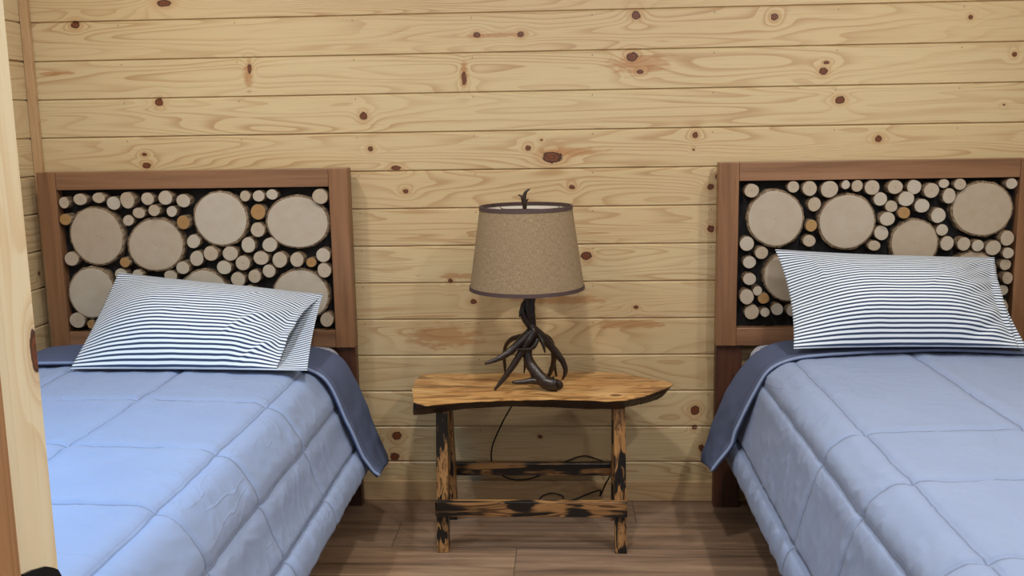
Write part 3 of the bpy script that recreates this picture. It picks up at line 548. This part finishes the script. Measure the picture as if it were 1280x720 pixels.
def make_comforter(prof, vis, seams_x, seams_y, side_seam, head_y, band_top, band_hem, label, seed, yhem):
    """vis = +1 when the drop in view is at the right end of the profile, -1 at the left"""
    pts, LL = spline(prof, 400)
    def s_of(x, z):
        return min(range(400), key=lambda i: (pts[i].x-x)**2+(pts[i].y-z)**2)/399*LL
    ls = [s_of(*p) for p in seams_x]; ss = [s_of(*p) for p in side_seam]
    def disp(s, L, y, p, v):
        d = 0.0
        for q in ls+ss:
            e = abs(s-q)
            d -= .005*math.exp(-(e/.009)**2); d += .003*math.exp(-((e-.035)/.022)**2)
        for q in seams_y:
            e = abs(y-q)
            d -= .004*math.exp(-(e/.009)**2); d += .0025*math.exp(-((e-.03)/.022)**2)
        hem = L-s if vis > 0 else s                       # distance up from the hem in view
        e = abs(hem-.085); d -= .010*math.exp(-(e/.007)**2)
        if hem < .085: d += .010*math.sin(math.pi*min(1, hem/.085))+.004*nz(y*22, hem*10, seed)
        side = 1-smooth(.18, .34, hem)
        d += side*(.007*nz(y*3.2+1.3, hem*1.2, seed+5)+.0012*nz(y*11, hem*2, seed+6))
        a = nz(s*9+y*4, y*5-s*2, seed+1); d += .0018*(1-abs(a)*2.2)
        b = nz(s*20-y*12, y*9+s*6, seed+2); d += .0012*max(0, 1-abs(b)*6)
        c2 = nz(s*7+y*16, y*4.5-s*9, seed+8); d += .0022*max(0, 1-abs(c2)*9)*smooth(0, .3, nz(s*3, y*3, seed+9)+.25)
        return d
    cov = cloth('blue_grey_comforter', srgb(137,153,185), srgb(127,143,176), seams=[(0, q) for q in ls+ss]+[(1, q) for q in seams_y]+[(0, LL-.085 if vis > 0 else .085)])
    root = empty('comforter', ((prof[0][0]+prof[-1][0])/2, -1.1, .30)); tag(root, label, 'comforter', 'blue grey comforters')
    mb = sheetmesh(prof, 250, head_y, -1.97, disp, 240, foot=True)
    mb.build('quilted_cover', cov, root, smooth=True, solid=(.010, -1))
    # charcoal underside turned back over the head end
    pt = band_top; ph = band_hem
    NB, NS = 56, 220
    A, LA = spline(pt, NS); B, LB = spline(ph, NS)
    mb = MB(); vs = []
    yr = head_y+.01
    for j in range(NB):
        v = j/(NB-1)
        for i in range(NS):
            u = i/(NS-1)
            p = A[i].lerp(B[i], v**.8); q = A[i].lerp(B[i], v)
            t = (A[min(i+1,NS-1)].lerp(B[min(i+1,NS-1)], v)-A[max(i-1,0)].lerp(B[max(i-1,0)], v)).normalized(); nn = Vector((-t.y, t.x))
            hem_y = yhem(p.x)
            y = yr+(hem_y-yr)*v
            drop = smooth(.58, .40, p.y)
            d = .003*nz(u*14, y*9, seed+11)+drop*(.016+.004*nz(u*34, y*16, seed+12))+.006*math.exp(-((v-.92)/.07)**2)
            if v < .08: d -= .02*(1-v/.08)**2
            q = p+nn*d
            vs.append((q.x, y, q.y))
    fs = [(j*NS+i, (j+1)*NS+i, (j+1)*NS+i+1, j*NS+i+1) for j in range(NB-1) for i in range(NS-1)]
    mb.add(vs, fs)
    fb = mb.build('turned_back_band', M['comf_dark'], root, smooth=True, solid=(.013, -1)); fb['label'] = 'charcoal grey turned-back band'
    tub = MB(); last = (NB-1)*NS
    tub.tube([tuple(Vector(vs[last+i])+Vector((0,-.002,-.004)))+(.0048+.001*nz(i*.3, seed),) for i in range(0, NS, 4)]+[vs[last+NS-1]+(.005,)], 8, sub=2)
    tb = tub.build('hem', M['comf'], fb, smooth=True); tb['label'] = 'light grey hem edge'
    return root

# left bed: wall side first, visible drop on the right
profA = [(-1.846,.28),(-1.845,.40),(-1.838,.50),(-1.825,.57),(-1.79,.607),(-1.73,.622),(-1.50,.630),(-1.25,.632),(-1.0,.629),(-.88,.624),(-.82,.612),(-.773,.585),(-.742,.540),(-.720,.48),(-.692,.40),(-.662,.33),(-.642,.268)]
bandA = [(-1.844,.33),(-1.842,.45),(-1.835,.55),(-1.80,.615),(-1.73,.640),(-1.3,.648),(-.93,.642),(-.86,.636),(-.80,.622),(-.752,.596),(-.722,.548),(-.700,.477),(-.670,.365),(-.636,.275),(-.624,.225)]
hemA  = [(-1.844,.33),(-1.842,.45),(-1.835,.55),(-1.80,.615),(-1.73,.642),(-1.3,.648),(-.95,.644),(-.86,.638),(-.80,.622),(-.755,.600),(-.726,.560),(-.700,.469),(-.664,.365),(-.626,.295),(-.600,.268)]
make_comforter(profA, 1, [(-1.53,.63),(-1.17,.63),(-.815,.62)], [-.888,-1.279,-1.63], [(-.722,.485)], -.24, bandA, hemA,
    'blue grey quilted comforter on the left bed, its charcoal edge turned back', 1.0, lambda x: -.495-.02*math.sin(x*7))
profB = [(.523,.258),(.540,.33),(.562,.42),(.582,.49),(.602,.545),(.628,.590),(.665,.614),(.72,.625),(.9,.632),(1.1,.634),(1.3,.631),(1.42,.625),(1.49,.61),(1.53,.58),(1.56,.52),(1.59,.40),(1.62,.27)]
bandB = [(.466,.215),(.468,.255),(.503,.377),(.553,.505),(.590,.570),(.625,.606),(.68,.632),(.745,.642),(1.1,.650),(1.4,.643),(1.48,.625),(1.535,.59),(1.57,.52),(1.60,.40),(1.63,.28)]
hemB  = [(.463,.266),(.478,.285),(.525,.362),(.566,.492),(.592,.560),(.622,.604),(.678,.630),(.745,.642),(1.1,.650),(1.4,.643),(1.48,.625),(1.535,.59),(1.57,.52),(1.60,.40),(1.63,.28)]
make_comforter(profB, -1, [(.70,.622),(1.065,.634),(1.43,.625)], [-1.165,-1.49,-1.86], [(.607,.55)], -.215, bandB, hemB,
    'blue grey quilted comforter on the right bed, dark flap hanging by the bench', 30.0,
    lambda x: -.42+.02*math.sin((x-.9)*6)-.02*smooth(.8, .55, x))

def make_mattress(x0, x1, label):
    mb = MB(); mb.box(x0, x1, -1.955, -.090, .3505, .585)
    o = mb.build('mattress', M['mattress'], None, bevel=.04, seg=5); tag(o, label, 'mattress', 'mattresses under the comforters')
    mb = MB(); n = 60
    prof = [(x0-.004,.40),(x0-.005,.53),(x0+.003,.57),(x0+.035,.592),(x0+.2,.597),((x0+x1)/2,.598),(x1-.2,.597),(x1-.035,.592),(x1-.003,.57),(x1+.005,.53),(x1+.004,.40)]
    m2 = sheetmesh(prof, 40, -.088, -.50, lambda s, L, y, p, v: .0025*nz(s*12, y*12), 120)
    m2.uv = {i: (u[0], u[1]*1.5) for i, u in m2.uv.items()}
    sh = m2.build('fitted_sheet', M['sheet'], o, smooth=True); sh['label'] = 'striped fitted sheet'
    return o
make_mattress(-1.775, -.800, 'mattress in a striped sheet on the left bed, its corner showing beside the pillow')
make_mattress(.632, 1.52, 'mattress in a striped sheet on the right bed, its corner showing near the headboard post')

# ------------------------------------------------------------------ pillows
def make_pillow(C4, hf, hb, label, seed, gap, pinch, su, sv):
    BL, BR, TR, TL = [Vector(c) for c in C4]
    nrm = (BR-BL).cross(TL-BL).normalized()
    if nrm.z < 0: nrm = -nrm
    NU, NV = 110, 80; mb = MB(); uv = {}
    def base(u, v):
        # slight inward bow of the sides between the corners
        uu = .5+(u-.5)*(1-pinch*(4*v*(1-v)))
        vv = .5+(v-.5)*(1-pinch*.7*(4*u*(1-u)))
        return (BL*(1-uu)+BR*uu)*(1-vv)+(TL*(1-uu)+TR*uu)*vv
    def shape(u, v, opn):
        e = 1-(1-min(u/.42, 1))**2.2
        w = 1-(1-min((1-u)/.34, 1))**2.2
        if opn: w = max(w, .26*math.sin(math.pi*v))
        h = (1-(1-min(v/.45, 1))**2.3)*(1-(1-min((1-v)/.5, 1))**2.1)
        return e*w*h
    def wr(u, v):
        d = .005*nz(u*4, v*3, seed)+.0015*nz(u*11+v*5, v*7, seed+2)
        d += .005*max(0, 1-abs(nz(u*5-v*3, v*3+u*2, seed+4))*7)*smooth(.05, .35, nz(u*3, v*3, seed+7))
        r = smooth(.62, .95, u); d += r*(.010*nz((u-v*.6)*13, v*5, seed+9))
        l = smooth(.2, 0, u); d += l*.005*nz(u*8, v*16, seed+10)
        return d
    for side in (0, 1):
        vs = []
        for j in range(NV+1):
            v = j/NV
            for i in range(NU+1):
                u = i/NU
                if side == 0:
                    ue = u*(1-gap*(1-v)**.8*1.0)
                    sh = shape(u*(1-.0*v), v, gap > 0); p = base(ue, v)
                    p = p+nrm*(hf*sh+wr(u, v)*min(1, sh*3+.0))
                    uv[len(mb.v)+len(vs)] = (ue, v)
                else:
                    sh = shape(u, v, False); p = base(u, v)-nrm*(hb*sh)
                    p.z = max(p.z, .641 if p.y < -.52 else .657)
                    uv[len(mb.v)+len(vs)] = (u, v)
                vs.append(p)
        fs = []; W = NU+1
        for j in range(NV):
            for i in range(NU):
                q = (j*W+i, j*W+i+1, (j+1)*W+i+1, (j+1)*W+i); fs.append(q if side == 0 else tuple(reversed(q)))
        mb.add(vs, fs)
    mb.uv = uv
    o = mb.build('pillow', M['stripe'], None, smooth=True, solid=(.0025, 0)); tag(o, label, 'pillow', 'striped pillows')
    return o
make_pillow(PILLOW_A, .095, .05, 'navy striped pillow on the left bed, its open case end spread to the right', 1.0, .13, .02, 0, 0)
make_pillow(PILLOW_B, .10, .045, 'navy striped pillow standing more upright on the right bed', 21.0, .035, .055, 0, 0)

# ------------------------------------------------------------------ live-edge bench
bench = empty('bench', (-.12, -.29, 0)); tag(bench, 'small rustic bench with live edge top and scorched legs between the two beds', 'bench')
ZT, ZB = .5, .455
top = [Vector(p) for p in SLAB_TOP]
low = [Vector(p) for p in SLAB_LOW]
cen = Vector((-.1, -.27))
def resample(pl, n):
    pl = pl+[pl[0]]; L = [0]
    for a, b in zip(pl, pl[1:]): L.append(L[-1]+(b-a).length)
    o = []; j = 0
    for i in range(n):
        s = L[-1]*i/n
        while L[j+1] < s: j += 1
        o.append(pl[j].lerp(pl[j+1], (s-L[j])/(L[j+1]-L[j])))
    return o
N = 220; tp = resample(top, N)
def lowfor(p):
    # underside outline: tucked in along the bark edge in front and at the pointed tip
    if p.y < -.2 and p.x > .2378:
        t = min((p.x-.2378)/.11, 1); return Vector((p.x-.035*t, p.y+.064*(1-t)+.01*t))
    if p.y < -.2:
        for a, b in zip(low, low[1:]):
            if (a.x >= p.x >= b.x): 
                t = (a.x-p.x)/max(a.x-b.x, 1e-6); return Vector((p.x, max(p.y, a.y+(b.y-a.y)*t)))
    return cen+(p-cen)*.975
lw = [lowfor(p) for p in tp]
mb = MB(); levels = []
for li, (z, w) in enumerate(((ZT, 0), (ZT-.002, 0), (ZT-.015, .28), (ZB+.010, .75), (ZB, 1.0))):
    ring = []
    for i in range(N):
        p = tp[i].lerp(lw[i], max(w, 0)); r = 0
        d = (p-cen).normalized()
        r = (.004*nz(p.x*40, p.y*40, z*60)+.003*nz(p.x*110, p.y*110, z*90)) if li > 1 else .0008*nz(p.x*60, p.y*60)
        p = p+d*r; ring.append((p.x, p.y, z+(.0015*nz(p.x*30, p.y*30, 5) if 0 < li < 4 else 0)))
    levels.append(ring)
vs = [p for r in levels for p in r]; fs = []; mi = []
for j in range(4):
    for i in range(N): fs.append((j*N+i, (j+1)*N+i, (j+1)*N+(i+1)%N, j*N+(i+1)%N)); mi.append(0 if j == 0 else 1)
fs.append(tuple(range(N))); mi.append(0); fs.append(tuple(4*N+i for i in range(N-1,-1,-1))); mi.append(1)
mb.add(vs, [tuple(reversed(f)) if f[0] == 0 and len(f) == N else f for f in fs]); mb.m = mi
mb.build('bench_top', [M['slab'], M['slab_edge']], bench, origin=(-.10, -.29, ZB))
for x in (-.404, .168):
    for s in (-1, 1):
        mb = MB(); mb.beam((x, -.30+s*.135, 0), (x-.001, -.30+s*.052, ZB-.0005), .0185, .026)
        mb.build('leg', M['char_z'], bench, bevel=.002)
mb = MB(); mb.box(-.4235, .1875, -.4625, -.4405, .122, .174); mb.build('stretcher', M['char_x'], bench, bevel=.003)
mb = MB(); mb.box(-.4225, .1865, -.160, -.136, .150, .195); mb.build('stretcher', M['char_x'], bench, bevel=.003)

# ------------------------------------------------------------------ antler table lamp
LX, LY = -.127, -.28
lamp = empty('table_lamp', (LX, LY, ZT)); tag(lamp, 'table lamp of dark antlers with a burlap shade on the live edge bench', 'lamp')
mb = MB()
for a in ANTLERS:
    pts = [(x, y, max(z, ZT+r*1.08)) + (r*1.1,) for x, y, z, r in a]
    mb.tube(pts, 12, sub=6, rough=.12)
ob = mb.build('antler_base', M['antler'], lamp, smooth=True)
mb = MB(); mb.lathe((LX+.005, LY, 0), [(.0001,.795),(.016,.795),(.018,.80),(.018,.815),(.012,.82),(.012,.86),(.017,.865),(.017,.905),(.0001,.905)], 20)
mb.build('socket', M['antler'], lamp, smooth=True)
mb = MB()
for s in (-1, 1): mb.tube([(LX+s*.014,LY,.82,.0018),(LX+s*.05,LY,.87,.0018),(LX+s*.055,LY,.96,.0018),(LX+s*.03,LY,1.06,.0018),(LX,LY,1.085,.0018)], 6)
mb.build('harp', M['antler'], lamp, smooth=True)
mb = MB(); mb.lathe((LX, LY, 0), [(.0001,.905),(.013,.905),(.014,.925),(.028,.955),(.031,.985),(.024,1.012),(.0001,1.022)], 24)
mb.build('bulb', M['shade_in'], lamp, smooth=True)
zt, zb, rt, rb = 1.0985, .832, .1475, .1855
mb = MB(); n = 96; rows = 12; uv = {}
for layer, dr, mi in ((0, 0, 0), (1, -.0025, 1)):
    vs = []
    for j in range(rows+1):
        t = j/rows; r = rb+(rt-rb)*t+dr; z = zb+(zt-zb)*t
        for k in range(n+1):
            a = 2*math.pi*k/n; uv[len(mb.v)+len(vs)] = (k/n, t); vs.append((LX+r*math.cos(a), LY+r*math.sin(a), z))
    f = []
    for j in range(rows):
        for k in range(n):
            q = (j*(n+1)+k, j*(n+1)+k+1, (j+1)*(n+1)+k+1, (j+1)*(n+1)+k); f.append(q if layer == 0 else tuple(reversed(q)))
    mb.add(vs, f, mi)
mb.uv = uv
shade = mb.build('lamp_shade', [M['burlap'], M['shade_in']], lamp, smooth=True)
for za, zc in ((zb-.0015, zb+.0105), (zt-.0105, zt+.0015)):
    mb = MB(); R = lambda z: rb+(rt-rb)*(z-zb)/(zt-zb)
    mb.lathe((LX, LY, 0), [(R(za)+.002, za), (R(zc)+.002, zc), (R(zc)-.0035, zc), (R(za)-.0035, za)], 96, closed=True)
    mb.build('ribbon_trim', M['band'], shade, smooth=False)
mb = MB()
for k in range(3):
    a = 2*math.pi*k/3+.35
    mb.tube([(LX+.006*math.cos(a), LY+.006*math.sin(a), 1.088, .0016), (LX+.10*math.cos(a), LY+.10*math.sin(a), 1.084, .0016), (LX+.116*math.cos(a), LY+.116*math.sin(a), 1.094, .0016), (LX+.145*math.cos(a), LY+.145*math.sin(a), 1.094, .0016)], 6)
mb.lathe((LX, LY, 0), [(.0001,1.084),(.012,1.084),(.012,1.089),(.0001,1.089)], 16)
mb.build('shade_spider', M['antler'], lamp, smooth=True)
mb = MB()
for a in FINIAL: mb.tube([(x, y, z, r) for x, y, z, r in a], 10, sub=5)
mb.build('finial', M['antler'], lamp, smooth=True)
mb = MB()
cp = [(-.118, -.24, .512, .0028), (-.12, -.16, .503, .0028), (-.125, -.098, .5035, .0028), (-.13, -.078, .49, .0028)]
mb.tube(cp+[p+(.0028,) for p in CORD[1:]]+[(.11,-.035,.05,.0028)]+[p+(.0028,) for p in reversed(CORD_LOOP)]+[(-.16,-.06,.004,.0028),(-.22,-.05,.0035,.0028)], 8, sub=8)
mb.build('power_cord', M['cord'], lamp, smooth=True)

# ------------------------------------------------------------------ light
def disk(loc, size, power, col=(1,.93,.84), rot=(0,0,0), spread=None):
    l = bpy.data.lights.new('lamp_or_fill', 'AREA'); l.shape = 'DISK'; l.size = size; l.energy = power; l.color = col
    if spread: l.spread = spread
    o = bpy.data.objects.new('lamp_or_fill', l); COL.objects.link(o); o.location = loc; o.rotation_euler = rot
    return o
WARM = (1, .965, .92)
disk((-1.25, -.95, ZC-.02), .11, 11, WARM)
disk((1.10, -.95, ZC-.02), .11, 10, WARM)
disk((-.15, -1.55, ZC-.02), .13, 19, WARM)  # added overhead fill to lift the floor, bench top and middle of the wall
disk((-1.25, -2.1, ZC-.02), .11, 7, WARM)
disk((1.10, -2.1, ZC-.02), .11, 20, WARM)
disk((.25, -4.6, 2.3), .25, 13, WARM, (.55, 0, 0))
disk((.85, -3.3, 2.1), .15, 8, WARM, (0, .5, 0))  # added fill that brightens the door jamb from the right
disk((-1.45, -1.9, 1.95), .5, 9, (.05, .50, 1), (.1, 0, 0), 2.0)  # added cool fill that turns the left comforter top bluer, no fixture here
WORLD_C = (.75, .85, 1, 1); WORLD_S = .10; EXPO = 0.08

w = bpy.data.worlds.new('world'); sc.world = w; w.use_nodes = True
bg = w.node_tree.nodes['Background']; bg.inputs[0].default_value = WORLD_C; bg.inputs[1].default_value = WORLD_S

# ------------------------------------------------------------------ camera
cd = bpy.data.cameras.new('camera'); cam = bpy.data.objects.new('camera', cd); COL.objects.link(cam)
cd.sensor_width = 36; cd.lens = CAM_F*36/1280; cd.clip_start = .02
m = Matrix((CAM_R, CAM_U, [-x for x in CAM_W])).transposed().to_4x4(); m.translation = Vector(CAM_C)
cam.matrix_world = m
sc.camera = cam
vs_ = sc.view_settings; vs_.view_transform = 'Standard'; vs_.look = 'None'; vs_.gamma = 1; vs_.use_curve_mapping = False; vs_.exposure = EXPO
